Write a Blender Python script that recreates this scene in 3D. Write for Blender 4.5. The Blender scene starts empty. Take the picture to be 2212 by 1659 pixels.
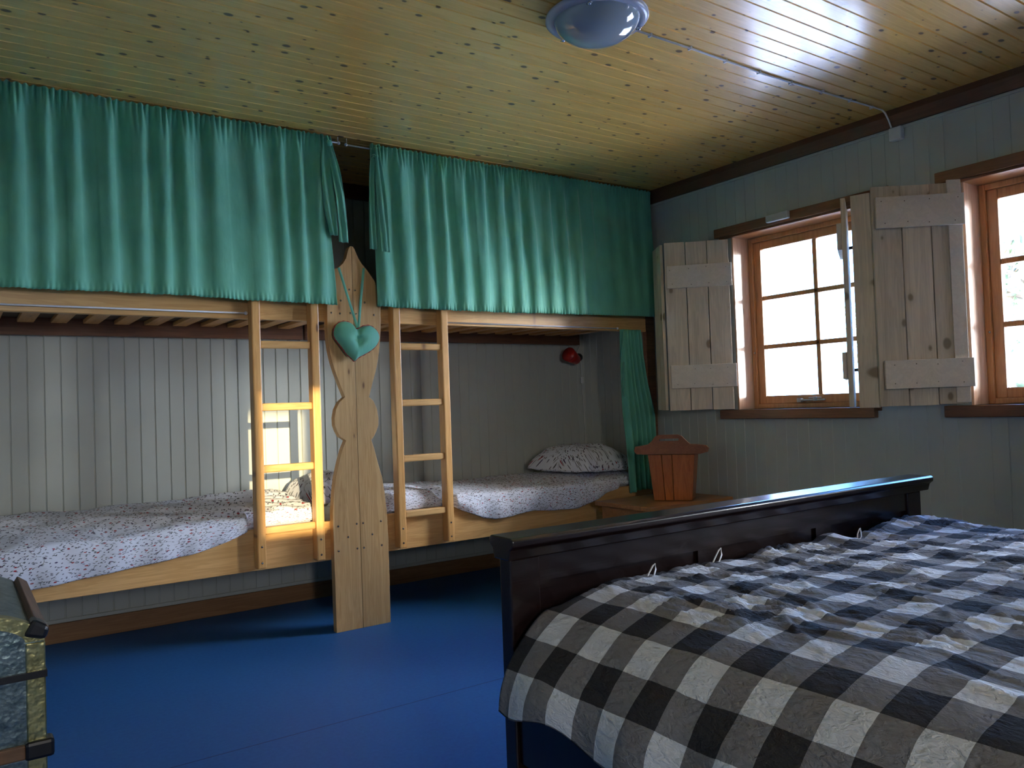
import bpy, bmesh, math, random
from mathutils import Vector, Matrix, noise
random.seed(7)
S = bpy.context.scene
COL = S.collection

# ------------------------------------------------------------------ camera, world, sun, exposure
F_PX = 1728.3
cam = bpy.data.cameras.new('camera'); cam.sensor_width = 36; cam.lens = F_PX/2212*36
cam.clip_start = 0.02; cam.clip_end = 300
co = bpy.data.objects.new('camera', cam); COL.objects.link(co)
def _axes():
    cx, cy = 1106.0, 829.5
    a = Vector((3588-cx, 788-cy, F_PX)).normalized()      # direction of world +X in camera (right, down, forward)
    b = Vector((-96-cx, 917-cy, F_PX)).normalized()       # direction of world +Y
    b = (b-a*a.dot(b)).normalized()
    c = -(a.cross(b))
    if c.y > 0: c = -c
    return a, b, c
_a, _b, _c = _axes()
right = Vector((_a.x, _b.x, _c.x)); down = Vector((_a.y, _b.y, _c.y)); fwd = Vector((_a.z, _b.z, _c.z))
M = Matrix((right, -down, -fwd)).transposed().to_4x4(); M.translation = (0, 0, 1.10)
co.matrix_world = M
S.camera = co
S.view_settings.view_transform = 'Standard'; S.view_settings.look = 'None'
S.view_settings.gamma = 1; S.view_settings.use_curve_mapping = False
S.view_settings.exposure = 0.36
S.cycles.use_denoising = True
S.cycles.max_bounces = 14; S.cycles.diffuse_bounces = 8; S.cycles.transparent_max_bounces = 16
S.cycles.sample_clamp_indirect = 8

WS = 20.0
ADDED_GLOW = 9.0
w = bpy.data.worlds.new('sky'); S.world = w; w.use_nodes = True
nt = w.node_tree; bg = nt.nodes['Background']
tc = nt.nodes.new('ShaderNodeTexCoord'); sx = nt.nodes.new('ShaderNodeSeparateXYZ')
cr = nt.nodes.new('ShaderNodeValToRGB')
nt.links.new(tc.outputs['Generated'], sx.inputs[0]); nt.links.new(sx.outputs['Z'], cr.inputs[0])
cr.color_ramp.elements[0].position = 0.0; cr.color_ramp.elements[0].color = (0.25, 0.53, 1.0, 1)
cr.color_ramp.elements[1].position = 0.6; cr.color_ramp.elements[1].color = (0.09, 0.32, 1.0, 1)
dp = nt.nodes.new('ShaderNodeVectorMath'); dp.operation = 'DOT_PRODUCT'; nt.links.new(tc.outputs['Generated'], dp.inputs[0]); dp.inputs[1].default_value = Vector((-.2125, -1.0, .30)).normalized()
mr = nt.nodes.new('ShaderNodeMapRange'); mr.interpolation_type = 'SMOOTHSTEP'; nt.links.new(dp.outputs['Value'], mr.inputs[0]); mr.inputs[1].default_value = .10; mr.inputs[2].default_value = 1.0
halo = nt.nodes.new('ShaderNodeMixRGB'); halo.blend_type = 'MULTIPLY'; halo.inputs[0].default_value = 1; nt.links.new(mr.outputs[0], halo.inputs[1]); halo.inputs[2].default_value = (ADDED_GLOW*1.0, ADDED_GLOW*.92, ADDED_GLOW*.80, 1)   # warm sky glow added out of view to brighten snow and ceiling
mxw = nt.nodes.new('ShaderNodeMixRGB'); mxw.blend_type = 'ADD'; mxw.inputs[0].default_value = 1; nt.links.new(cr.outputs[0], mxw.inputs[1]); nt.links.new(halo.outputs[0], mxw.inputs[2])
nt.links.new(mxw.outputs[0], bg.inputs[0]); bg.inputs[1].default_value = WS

SUN_DIR = Vector((0.2125, 1.0, -0.125))
sl = bpy.data.lights.new('sun', 'SUN'); sl.energy = 27; sl.color = (1.0, 0.80, 0.45); sl.angle = math.radians(0.6)
so = bpy.data.objects.new('sun', sl); COL.objects.link(so)
so.rotation_euler = SUN_DIR.to_track_quat('-Z', 'Y').to_euler()
so.location = (0, -6, 5)

def portal(loc, direction, sx_, sy_):
    l = bpy.data.lights.new('window_portal', 'AREA'); l.shape = 'RECTANGLE'; l.size = sx_; l.size_y = sy_
    l.cycles.is_portal = True
    o = bpy.data.objects.new('window_portal', l); COL.objects.link(o)
    o.location = loc; o.rotation_euler = Vector(direction).to_track_quat('-Z', 'Z').to_euler()
XW = 3.87; XO = 4.10; YB = 4.60; XL = -1.60; YF = -2.40; CZ = 2.50
WIN = {1: (2.27, 3.18), 2: (1.03, 1.83), 3: (-0.45, 0.35), 4: (-1.95, -1.15)}  # last two windows are unseen, added to light the bed and bunk
WZ = (1.025, 2.075)
for k, (a, b) in WIN.items():
    portal((XO+0.03, (a+b)/2, sum(WZ)/2), (-1, 0, 0), b-a, WZ[1]-WZ[0])
W4 = (-0.17, 0.215, 1.27, 2.02)
portal(((W4[0]+W4[1])/2, YF-0.17, (W4[2]+W4[3])/2), (0, 1, 0), W4[1]-W4[0], W4[3]-W4[2])
W5 = (-0.55, 0.1, 1.1, 2.0)      # in the left wall (Y range, Z range)

# ------------------------------------------------------------------ materials
def lin(r, g, b): return tuple(((c/255)/12.92 if c/255 <= .04045 else (((c/255)+.055)/1.055)**2.4) for c in (r, g, b))
class N:
    def __init__(s, name, rough=0.6, spec=0.5):
        s.m = bpy.data.materials.new(name); s.m.use_nodes = True; s.t = s.m.node_tree
        s.p = s.t.nodes['Principled BSDF']; s.p.inputs['Roughness'].default_value = rough
        s.p.inputs['Specular IOR Level'].default_value = spec
        s.tc = None
    def n(s, typ, **kw):
        nd = s.t.nodes.new('ShaderNode'+typ)
        for k, v in kw.items(): setattr(nd, k, v)
        return nd
    def l(s, a, b): s.t.links.new(a, b)
    def coord(s, kind='Object'):
        if not s.tc: s.tc = s.n('TexCoord')
        return s.tc.outputs[kind]
    def setin(s, sock, v):
        if hasattr(v, 'links') or isinstance(v, bpy.types.NodeSocket): s.l(v, sock)
        else: sock.default_value = v
    def math(s, op, a, b=0.0, c=0.0, clamp=False):
        nd = s.n('Math', operation=op, use_clamp=clamp)
        s.setin(nd.inputs[0], a); s.setin(nd.inputs[1], b); s.setin(nd.inputs[2], c)
        return nd.outputs[0]
    def sep(s, v):
        nd = s.n('SeparateXYZ'); s.l(v, nd.inputs[0]); return nd.outputs
    def comb(s, x, y, z):
        nd = s.n('CombineXYZ')
        for i, v in enumerate((x, y, z)): s.setin(nd.inputs[i], v)
        return nd.outputs[0]
    def scale(s, v, sc):
        nd = s.n('VectorMath', operation='MULTIPLY'); s.l(v, nd.inputs[0]); nd.inputs[1].default_value = sc
        return nd.outputs[0]
    def add(s, v, u):
        nd = s.n('VectorMath', operation='ADD'); s.l(v, nd.inputs[0]); s.setin(nd.inputs[1], u); return nd.outputs[0]
    def noise(s, v, scale=5, detail=3, rough=.5, dist=0):
        nd = s.n('TexNoise'); s.l(v, nd.inputs['Vector']); nd.inputs['Scale'].default_value = scale
        nd.inputs['Detail'].default_value = detail; nd.inputs['Roughness'].default_value = rough
        nd.inputs['Distortion'].default_value = dist
        return nd.outputs[0]
    def white(s, v):
        nd = s.n('TexWhiteNoise', noise_dimensions='3D'); s.l(v, nd.inputs['Vector']); return nd.outputs
    def vor(s, v, scale=1, dims='3D', rnd=1.0, feature='F1'):
        nd = s.n('TexVoronoi', voronoi_dimensions=dims, feature=feature); s.l(v, nd.inputs['Vector'])
        nd.inputs['Scale'].default_value = scale; nd.inputs['Randomness'].default_value = rnd
        return nd.outputs
    def ramp(s, f, pts):
        nd = s.n('ValToRGB'); s.setin(nd.inputs[0], f); e = nd.color_ramp.elements
        while len(e) < len(pts): e.new(0.5)
        for el, (p, c) in zip(e, pts): el.position = p; el.color = (*c, 1) if len(c) == 3 else c
        return nd.outputs[0]
    def mix(s, f, a, b, mode='MIX'):
        nd = s.n('MixRGB', blend_type=mode); s.setin(nd.inputs[0], f)
        for i, c in ((1, a), (2, b)):
            if isinstance(c, tuple): nd.inputs[i].default_value = (*c, 1)[:4]
            else: s.l(c, nd.inputs[i])
        return nd.outputs[0]
    def step(s, v, lo, hi):          # smooth 0..1
        nd = s.n('MapRange', interpolation_type='SMOOTHSTEP'); s.l(v, nd.inputs[0])
        nd.inputs[1].default_value = lo; nd.inputs[2].default_value = hi
        return nd.outputs[0]
    def base(s, c):
        if isinstance(c, tuple): s.p.inputs['Base Color'].default_value = (*c, 1)
        else: s.l(c, s.p.inputs['Base Color'])
    def bump(s, h, strength=.3, dist=.01):
        nd = s.n('Bump'); nd.inputs['Strength'].default_value = strength; nd.inputs['Distance'].default_value = dist
        s.l(h, nd.inputs['Height']); s.l(nd.outputs[0], s.p.inputs['Normal'])

def wood(name, light, dark, grain='X', knot=(.16, .07, .03), rough=.4, pitch=None, knots=1.0, var=.12, coat=0.0, crough=.12, kscale=(2.6, 11), fine=1.0):
    m = N(name, rough); o = m.coord(); x, y, z = m.sep(o)
    ax = {'X': (x, y, z), 'Y': (y, x, z), 'Z': (z, x, y)}[grain]
    g, a, b = ax
    oi = m.n('ObjectInfo').outputs['Random']
    if pitch:
        bd = m.math('FLOOR', m.math('DIVIDE', m.math('SUBTRACT', a, .017), pitch))
        rnd = m.white(m.comb(bd, 3.1, 0.7))[0]
    else:
        rnd = oi
    off = m.math('MULTIPLY', rnd, 37.0)
    g2 = m.math('ADD', g, off)
    v = m.comb(m.math('MULTIPLY', g2, 1.6), m.math('MULTIPLY', a, 26), m.math('MULTIPLY', b, 26))
    n1 = m.noise(v, 1.0, 4, .6, .6)
    v2 = m.comb(m.math('MULTIPLY', g2, 5), m.math('MULTIPLY', a, 260*fine), m.math('MULTIPLY', b, 260*fine))
    n2 = m.noise(v2, 1.0, 2, .5)
    # growth rings bending round
    rg = m.math('SINE', m.math('MULTIPLY', n1, 40.0))
    f = m.math('ADD', m.math('MULTIPLY', n1, .7), m.math('ADD', m.math('MULTIPLY', rg, .10), m.math('MULTIPLY', n2, .25)))
    c = m.ramp(f, [(.32, light), (.75, dark)])
    br = m.math('ADD', 1-var/2, m.math('MULTIPLY', rnd, var))
    c = m.mix(1.0, c, m.comb(br, br, br), 'MULTIPLY')
    if knots:
        kv = m.comb(m.math('MULTIPLY', g2, kscale[0]), m.math('MULTIPLY', a, kscale[1]), m.math('MULTIPLY', b, 4))
        nd = m.noise(kv, 3, 2, .5)
        vo = m.vor(kv, 1.0, '2D')
        d = m.math('ADD', vo[0], m.math('MULTIPLY', m.math('SUBTRACT', nd, .5), .06))
        cellr = m.sep(vo[1])[0]
        rad = m.math('MULTIPLY', m.math('SUBTRACT', cellr, 1-.62*knots), .26)
        k = m.step(m.math('SUBTRACT', rad, d), -.035, .03)
        halo = m.step(m.math('SUBTRACT', rad, d), -.16, 0)
        c = m.mix(m.math('MULTIPLY', halo, .45), c, dark)
        c = m.mix(m.math('MULTIPLY', k, .9), c, knot)
    m.base(c); m.bump(n2, .12, .002)
    if coat:
        m.p.inputs['Coat Weight'].default_value = coat
        if pitch: m.p.inputs['Coat IOR'].default_value = 2.15
        m.p.inputs['Coat Roughness'].default_value = crough
    return m.m
def plain(name, c, rough=.5, metal=0.0, spec=.5, bumpy=None, var=.06):
    m = N(name, rough, spec); m.p.inputs['Metallic'].default_value = metal
    n = m.noise(m.coord(), 18, 3)
    d = tuple(x*(1-var*2) for x in c)
    m.base(m.ramp(n, [(.3, d), (.7, c)]))
    if bumpy: m.bump(m.noise(m.coord(), bumpy[0], 4), bumpy[1], .004)
    return m.m

MT = {}
MT['ceil'] = wood('varnished_pine_ceiling', (.96, .61, .165), (.80, .46, .095), 'X', knot=(.10, .045, .015), pitch=.074, rough=.42, knots=.9, kscale=(8.5, 13.5), var=.10, coat=1.0, crough=.23)
MT['pine_x'] = wood('oiled_pine_long', (.68, .41, .16), (.50, .27, .085), 'X', knots=.35, rough=.38, coat=.1)
MT['pine_z'] = wood('oiled_pine_upright', (.73, .415, .145), (.54, .265, .07), 'Z', knots=.5, rough=.38, coat=.1, kscale=(4, 14))
MT['pine_y'] = wood('oiled_pine_cross', (.62, .33, .11), (.44, .20, .055), 'Y', knots=.3, rough=.42)
MT['post'] = wood('pale_pine_post', (.60, .385, .17), (.44, .255, .09), 'Z', knots=.4, rough=.45, kscale=(3.2, 9))
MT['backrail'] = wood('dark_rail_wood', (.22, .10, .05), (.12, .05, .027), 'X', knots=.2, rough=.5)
MT['red'] = wood('red_stained_pine', (.70, .35, .15), (.54, .24, .085), 'Z', knots=.3, rough=.28, coat=.3)
MT['red_y'] = wood('red_stained_pine_long', (.50, .22, .08), (.32, .12, .035), 'Y', knots=.2, rough=.28, coat=.3)
MT['lining'] = wood('pale_window_lining', (.74, .46, .29), (.58, .33, .18), 'Z', knots=.3, rough=.26, coat=.5)
MT['trim'] = wood('dark_stained_trim', (.13, .045, .018), (.075, .025, .010), 'Y', knots=0, rough=.4)
MT['trim_x'] = wood('dark_stained_trim_long', (.13, .045, .018), (.075, .025, .010), 'X', knots=0, rough=.4)
MT['base'] = wood('brown_baseboard', (.33, .17, .07), (.20, .095, .035), 'X', knots=.1, rough=.5)
MT['shut'] = wood('limed_grey_boards', (.66, .56, .42), (.48, .40, .29), 'Z', knot=(.20, .15, .09), knots=.75, rough=.7, var=.15, kscale=(4.5, 9), fine=.6)
MT['batten'] = wood('limed_pale_batten', (.72, .64, .52), (.62, .55, .44), 'Y', knot=(.28, .24, .18), knots=.4, rough=.7, var=.05)
MT['sill'] = wood('dark_sill_wood', (.22, .085, .035), (.13, .048, .018), 'Y', knots=.2, rough=.35, coat=.2)
MT['bin'] = wood('orange_tub_wood', (.48, .165, .045), (.32, .095, .022), 'Z', knots=.1, rough=.38)
MT['binlid'] = wood('brown_tub_lid_wood', (.30, .115, .045), (.19, .065, .025), 'X', knots=.3, rough=.4)
MT['bench'] = wood('brown_bench_wood', (.42, .20, .075), (.28, .115, .04), 'X', knots=.2, rough=.35)
MT['darkbed'] = wood('dark_mahogany_stain', (.013, .0055, .0045), (.006, .003, .0027), 'X', knots=0, rough=.24, coat=.3)

def paint(name, c, axis):
    m = N(name, .55); n = m.noise(m.coord(), 3, 4)
    m.base(m.ramp(n, [(.3, tuple(x*.93 for x in c)), (.7, c)])); m.bump(m.noise(m.coord(), 160, 2), .05, .002); return m.m
MT['wall'] = paint('grey_painted_panelling', (.50, .53, .49), 'X')
MT['white'] = plain('white_plastic', (.75, .76, .76), .35)
MT['metalwhite'] = plain('white_enamel_wire', (.8, .8, .82), .3)
MT['greybox'] = plain('grey_plastic', (.55, .54, .50), .5)
MT['screw'] = plain('burnished_screw', (.30, .26, .22), .25, 1.0)
MT['chrome'] = plain('chrome', (.8, .8, .82), .12, 1.0)
MT['black'] = plain('black_iron', (.012, .012, .014), .35)
MT['redplastic'] = plain('red_shade', (.42, .02, .015), .35)
MT['mattress'] = plain('cream_ticking', (.62, .60, .55), .9)
MT['slatcloth'] = plain('brown_ticking', (.10, .065, .04), .9)
MT['sheet'] = plain('white_sheet', (.75, .76, .80), .85)
MT['snow'] = plain('snow', (.90, .90, .90), .8)
MT['bark'] = plain('bark', (.05, .04, .03), .9)
MT['leaf'] = plain('evergreen_needles', (.03, .055, .03), .8)
MT['outerwall'] = plain('falu_cladding', (.3, .08, .05), .8)
MT['mat'] = plain('beige_mat', (.42, .40, .29), .9)

# floor : blue speckled linoleum with one seam
m = N('blue_linoleum', .55, .3); o = m.coord()
n = m.noise(o, 60, 4, .7); n2 = m.noise(o, 5, 3)
c = m.ramp(n, [(.3, (.022, .12, .34)), (.7, (.032, .16, .42))])
c = m.mix(m.math('MULTIPLY', n2, .35), c, (.02, .11, .31))
y = m.sep(o)[1]; seam = m.math('ABSOLUTE', m.math('SUBTRACT', y, 2.72)); sm = m.step(seam, .001, .004)
c = m.mix(m.math('SUBTRACT', 1, sm), c, (.012, .035, .13))
m.base(c); m.bump(n, .06, .002); MT['floor'] = m.m

# green satin curtain
def green(name, c1, c2):
    m = N(name, .58, .4); o = m.coord(); n = m.noise(m.scale(o, (1, 1, .6)), 9, 3)
    m.base(m.ramp(n, [(.3, c1), (.7, c2)]))
    wv = m.noise(m.scale(o, (900, 900, 900)), 1, 1)
    m.p.inputs['Sheen Weight'].default_value = .35; m.p.inputs['Sheen Roughness'].default_value = .35
    m.bump(m.noise(m.scale(o, (1, 1, .35)), 26, 3), .22, .012)
    return m.m
MT['green'] = green('green_satin', (.10, .38, .265), (.15, .48, .345))
MT['redstitch'] = plain('red_edging', (.38, .025, .03), .8)

# floral cotton (uv in metres)
def floral():
    m = N('floral_cotton', .85, .2); uv = m.coord('UV')
    n = m.noise(uv, 14, 2)
    w_ = m.add(uv, m.scale(m.comb(n, m.noise(uv, 17, 2), 0.0), (.03, .03, 0)))
    base = (.76, .79, .88)
    c = m.mix(0.0, base, base)
    # stems: thin cell borders kept only here and there
    ed = m.vor(w_, 15, '2D', 1, 'DISTANCE_TO_EDGE')[0]
    keep = m.step(m.noise(uv, 26, 1), .52, .58)
    stem = m.math('MULTIPLY', m.math('SUBTRACT', 1, m.step(ed, .012, .034)), keep)
    c = m.mix(m.math('MULTIPLY', stem, .75), c, (.12, .13, .12))
    # leaves, two slants
    for ang, sc, seed, col in ((.6, 27, 0.0, (.06, .075, .10)), (-.9, 25, 5.3, (.09, .10, .085)), (2.0, 30, 9.1, (.05, .05, .09))):
        mp = m.n('Mapping'); m.l(uv, mp.inputs[0]); mp.inputs['Rotation'].default_value = (0, 0, ang)
        mp.inputs['Location'].default_value = (seed, seed*.7, 0)
        vo = m.vor(m.scale(mp.outputs[0], (1, 2.3, 1)), sc, '2D'); r = m.sep(vo[1])[0]
        on = m.math('MULTIPLY', m.math('SUBTRACT', 1, m.step(vo[0], .15, .20)), m.math('GREATER_THAN', r, .62))
        c = m.mix(m.math('MULTIPLY', on, .9), c, col)
    vo = m.vor(w_, 21, '2D', 1); r = m.sep(vo[1])
    on = m.math('MULTIPLY', m.math('SUBTRACT', 1, m.step(vo[0], .10, .15)), m.math('GREATER_THAN', r[0], .45))
    fc = m.mix(m.math('GREATER_THAN', r[1], .62), (.36, .025, .04), (.07, .05, .12))
    c = m.mix(on, c, fc)
    ce = m.math('SUBTRACT', 1, m.step(vo[0], .03, .06))
    c = m.mix(m.math('MULTIPLY', ce, m.math('GREATER_THAN', r[0], .7)), c, (.6, .35, .3))
    m.base(c); m.bump(m.noise(uv, 26, 3), .25, .01)
    return m.m
MT['floral'] = floral()

# gingham (uv in metres, cells .075 x .0655)
def gingham():
    m = N('gingham_seersucker', .85, .2); uv = m.coord('UV')
    nz = m.noise(uv, 9, 3); nz2 = m.noise(m.add(uv, (3.3, 1.7, 0)), 9, 3)
    u, v, _ = m.sep(uv)
    u = m.math('ADD', u, m.math('MULTIPLY', m.math('SUBTRACT', nz, .5), .012))
    v = m.math('ADD', v, m.math('MULTIPLY', m.math('SUBTRACT', nz2, .5), .014))
    su = m.math('LESS_THAN', m.math('FRACT', m.math('DIVIDE', m.math('ADD', u, -.004), .160)), .5)   # light stripe first from the hem
    sv = m.math('LESS_THAN', m.math('FRACT', m.math('DIVIDE', m.math('SUBTRACT', v, 1.3225), .1405)), .5)
    dark = m.math('ADD', m.math('SUBTRACT', 1, su), sv)
    c = m.ramp(m.math('MULTIPLY', dark, .5), [(0, (.78, .82, .87)), (.5, (.225, .225, .235)), (1.0, (.022, .022, .026))])
    c = m.mix(m.math('MULTIPLY', m.noise(uv, 500, 1), .10), c, (.4, .4, .4))
    m.base(c)
    fine = m.noise(m.scale(uv, (2.2, 1, 1)), 42, 4, .6, 1.2)
    m.bump(m.math('ADD', m.math('MULTIPLY', fine, .7), m.noise(m.scale(uv, (2.6, 1, 1)), 14, 3, .5, .8)), .7, .016)
    return m.m
MT['check'] = gingham()

def glass(name, tint=(1, 1, 1)):
    m = bpy.data.materials.new(name); m.use_nodes = True; t = m.node_tree; t.nodes.clear()
    out = t.nodes.new('ShaderNodeOutputMaterial'); mx = t.nodes.new('ShaderNodeMixShader')
    tr = t.nodes.new('ShaderNodeBsdfTransparent'); gl = t.nodes.new('ShaderNodeBsdfGlossy'); fr = t.nodes.new('ShaderNodeFresnel')
    tr.inputs[0].default_value = (*tint, 1); gl.inputs['Roughness'].default_value = .02; fr.inputs[0].default_value = 1.45
    t.links.new(fr.outputs[0], mx.inputs[0]); t.links.new(tr.outputs[0], mx.inputs[1]); t.links.new(gl.outputs[0], mx.inputs[2])
    t.links.new(mx.outputs[0], out.inputs[0]); return m
MT['glass'] = glass('window_glass', (.96, .98, .98))
MT['dimglass'] = glass('sun_dimming_glass', (.52, .52, .53))  # tint added to hold back sun and sky glow behind the viewer
m = N('opal_lamp_glass', .06, .6); m.base((.42, .50, .55)); m.p.inputs['Coat Weight'].default_value = 1; MT['opal'] = m.m
m = N('lamp_rim_enamel', .22); m.base((.50, .54, .66)); MT['rim'] = m.m

# hammered metal of the trunk
m = N('hammered_tin', .32); o = m.coord(); vo = m.vor(o, 90)
m.p.inputs['Metallic'].default_value = .85
m.base(m.ramp(m.noise(o, 30, 4, .7), [(.3, (.10, .16, .18)), (.75, (.32, .42, .44))])); m.bump(m.math('ADD', m.noise(o, 55, 4), m.math('MULTIPLY', vo[0], .5)), .45, .004); MT['tin'] = m.m
m = N('dented_brass', .28); o = m.coord(); m.p.inputs['Metallic'].default_value = .9
m.base(m.ramp(m.noise(o, 22, 4, .7), [(.3, (.28, .26, .10)), (.7, (.60, .58, .30))])); m.bump(m.noise(o, 45, 2), .6, .006); MT['brass'] = m.m
MT['slat_dark'] = wood('weathered_slat', (.15, .085, .055), (.08, .045, .03), 'Y', knots=0, rough=.6)
MT['slat_brown'] = wood('brown_slat', (.22, .12, .06), (.13, .065, .03), 'X', knots=0, rough=.6)
MT['trunktop'] = wood('grey_trunk_boards', (.16, .15, .12), (.09, .085, .07), 'Y', knots=0, rough=.6)

# ------------------------------------------------------------------ mesh helpers
def box(bm, x0, x1, y0, y1, z0, z1):
    vs = [bm.verts.new(p) for p in ((x0,y0,z0),(x1,y0,z0),(x1,y1,z0),(x0,y1,z0),(x0,y0,z1),(x1,y0,z1),(x1,y1,z1),(x0,y1,z1))]
    for f in ((3,2,1,0),(4,5,6,7),(0,1,5,4),(1,2,6,5),(2,3,7,6),(3,0,4,7)): bm.faces.new([vs[i] for i in f])
    return vs
def tube(bm, pts, r, n=8, caps=True):
    pts = [Vector(p) for p in pts]; rings = []
    up = Vector((0, 0, 1))
    for i, p in enumerate(pts):
        t = (pts[min(i+1, len(pts)-1)]-pts[max(i-1, 0)]).normalized()
        a = t.cross(up)
        if a.length < .05: a = t.cross(Vector((1, 0, 0)))
        a.normalize(); b = t.cross(a).normalized()
        rr = r[i] if isinstance(r, (list, tuple)) else r
        rings.append([bm.verts.new(p+a*math.cos(2*math.pi*k/n)*rr+b*math.sin(2*math.pi*k/n)*rr) for k in range(n)])
    for i in range(len(rings)-1):
        for k in range(n): bm.faces.new((rings[i][k], rings[i][(k+1) % n], rings[i+1][(k+1) % n], rings[i+1][k]))
    if caps:
        bm.faces.new(rings[0][::-1]); bm.faces.new(rings[-1])
def sphere(bm, c, r, n=10, squash=(1, 1, 1)):
    mt = Matrix.Translation(c) @ Matrix.Diagonal((r*squash[0], r*squash[1], r*squash[2], 1))
    bmesh.ops.create_uvsphere(bm, u_segments=n, v_segments=max(5, n//2+1), radius=1, matrix=mt)
def cyl(bm, a, b, r1, r2=None, n=16): tube(bm, [a, b], [r1, r2 if r2 is not None else r1], n)
def prism(bm, pts, axis, a, b):      # polygon in the other two axes, extruded from a to b
    def P(u, v, w): return {'X': (w, u, v), 'Y': (u, w, v), 'Z': (u, v, w)}[axis]
    A = [bm.verts.new(P(u, v, a)) for u, v in pts]; B = [bm.verts.new(P(u, v, b)) for u, v in pts]
    bm.faces.new(A); bm.faces.new(B[::-1]); n = len(pts)
    for i in range(n): bm.faces.new((A[i], B[i], B[(i+1) % n], A[(i+1) % n]))
def lathe(bm, c, prof, n=48):       # prof (r,z), around Z
    rings = []
    for r, z in prof:
        if r < 1e-5: rings.append([bm.verts.new((c[0], c[1], c[2]+z))])
        else: rings.append([bm.verts.new((c[0]+r*math.cos(2*math.pi*k/n), c[1]+r*math.sin(2*math.pi*k/n), c[2]+z)) for k in range(n)])
    for A, B in zip(rings, rings[1:]):
        for k in range(n):
            k2 = (k+1) % n
            if len(A) == 1 and len(B) == 1: continue
            if len(A) == 1: bm.faces.new((A[0], B[k2], B[k]))
            elif len(B) == 1: bm.faces.new((A[k], A[k2], B[0]))
            else: bm.faces.new((A[k], A[k2], B[k2], B[k]))
def obj(name, bm, mat, parent=None, bevel=0.0, smooth=False, sub=0, solid=0.0):
    bmesh.ops.recalc_face_normals(bm, faces=bm.faces)
    if parent is not None:
        w_ = parent
        off = Vector((0, 0, 0))
        while w_: off += w_.location; w_ = w_.parent
        bmesh.ops.translate(bm, verts=bm.verts, vec=-off)
    me = bpy.data.meshes.new(name); bm.to_mesh(me); bm.free()
    me.materials.append(MT[mat] if isinstance(mat, str) else mat)
    if smooth:
        for p in me.polygons: p.use_smooth = True
    o = bpy.data.objects.new(name, me); COL.objects.link(o)
    if parent is not None: o.parent = parent
    if solid: md = o.modifiers.new('solid', 'SOLIDIFY'); md.thickness = solid; md.offset = 0
    if bevel: md = o.modifiers.new('bevel', 'BEVEL'); md.width = bevel; md.segments = 2; md.limit_method = 'ANGLE'
    if sub: md = o.modifiers.new('sub', 'SUBSURF'); md.levels = sub; md.render_levels = sub
    return o
def B(): return bmesh.new()
def tag(o, label=None, cat=None, group=None, kind=None):
    if label: o['label'] = label
    if cat: o['category'] = cat
    if group: o['group'] = group
    if kind: o['kind'] = kind
    return o
def thing(name, loc, label, cat, group=None):
    o = bpy.data.objects.new(name, None); COL.objects.link(o); o.location = loc; o.empty_display_size = .1
    return tag(o, label, cat, group)
def struct(name, bm, mat, **k): return tag(obj(name, bm, mat, **k), kind='structure')
def copy_tree(o, parent=None):
    c = o.copy(); COL.objects.link(c); c.parent = parent
    for ch in list(o.children): copy_tree(ch, c)
    return c
def bxo(name, mat, parent, *a, bevel=.003):
    b = B(); box(b, *a); return obj(name, b, mat, parent, bevel)
def grid(nu, nv, fn, uvfn=None):
    b = B(); V = [[b.verts.new(fn(i/(nu-1), j/(nv-1))) for j in range(nv)] for i in range(nu)]
    uvl = b.loops.layers.uv.new('UVMap') if uvfn else None
    for i in range(nu-1):
        for j in range(nv-1):
            f = b.faces.new((V[i][j], V[i+1][j], V[i+1][j+1], V[i][j+1])); f.smooth = True
            if uvfn:
                for lp, (a, c_) in zip(f.loops, ((i, j), (i+1, j), (i+1, j+1), (i, j+1))): lp[uvl].uv = uvfn(a/(nu-1), c_/(nv-1))
    return b
def interp(pts, x):
    if x <= pts[0][0]: return pts[0][1]
    for (a, b), (c, d) in zip(pts, pts[1:]):
        if x <= c:
            t = (x-a)/(c-a); t = t*t*(3-2*t) if False else t
            return b+(d-b)*t
    return pts[-1][1]
def sstep(a, b, x):
    t = max(0, min(1, (x-a)/(b-a))); return t*t*(3-2*t)

# ------------------------------------------------------------------ room shell
def panel(bm, mapf, a0, a1, c0, c1, pitch, w=.006, d=.004, ph=0.0):
    """tongue and groove panelling: grooves at multiples of pitch along a, running from c0 to c1; mapf(a, depth, c)."""
    w *= 1.35; d *= 1.7; pts = [(a0, 0)]
    k = math.ceil((a0-ph+w)/pitch)
    while k*pitch+ph < a1-w:
        g = k*pitch+ph; pts += [(g-w/2, 0), (g-w*.22, d), (g+w*.22, d), (g+w/2, 0)]; k += 1
    pts.append((a1, 0))
    lo = [bm.verts.new(mapf(a, dd, c0)) for a, dd in pts]; hi = [bm.verts.new(mapf(a, dd, c1)) for a, dd in pts]
    for i in range(len(pts)-1): bm.faces.new((lo[i], lo[i+1], hi[i+1], hi[i]))
b = B(); box(b, XL-.3, XO, YF-.2, YB+.2, -.1, 0); struct('floor', b, 'floor')
b = B(); panel(b, lambda a, d, c: (c, a, CZ+d), YF, YB, XL, XW, .074, .006, .004, .017); box(b, XL-.35, XO+.15, YF-.35, YB+.3, CZ+.02, CZ+.2); struct('ceiling', b, 'ceil')
b = B(); panel(b, lambda a, d, c: (a, YB+d, c), XL, XW, 0, CZ, .073, .006, .003); box(b, XL-.3, XO, YB+.02, YB+.2, 0, CZ+.02); struct('wall_back', b, 'wall')
b = B()
ylist = [YF, WIN[4][0], WIN[4][1], WIN[3][0], WIN[3][1], WIN[2][0], WIN[2][1], WIN[1][0], WIN[1][1], YB]
mp = lambda a, d, c: (XW+d, a, c)
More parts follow.
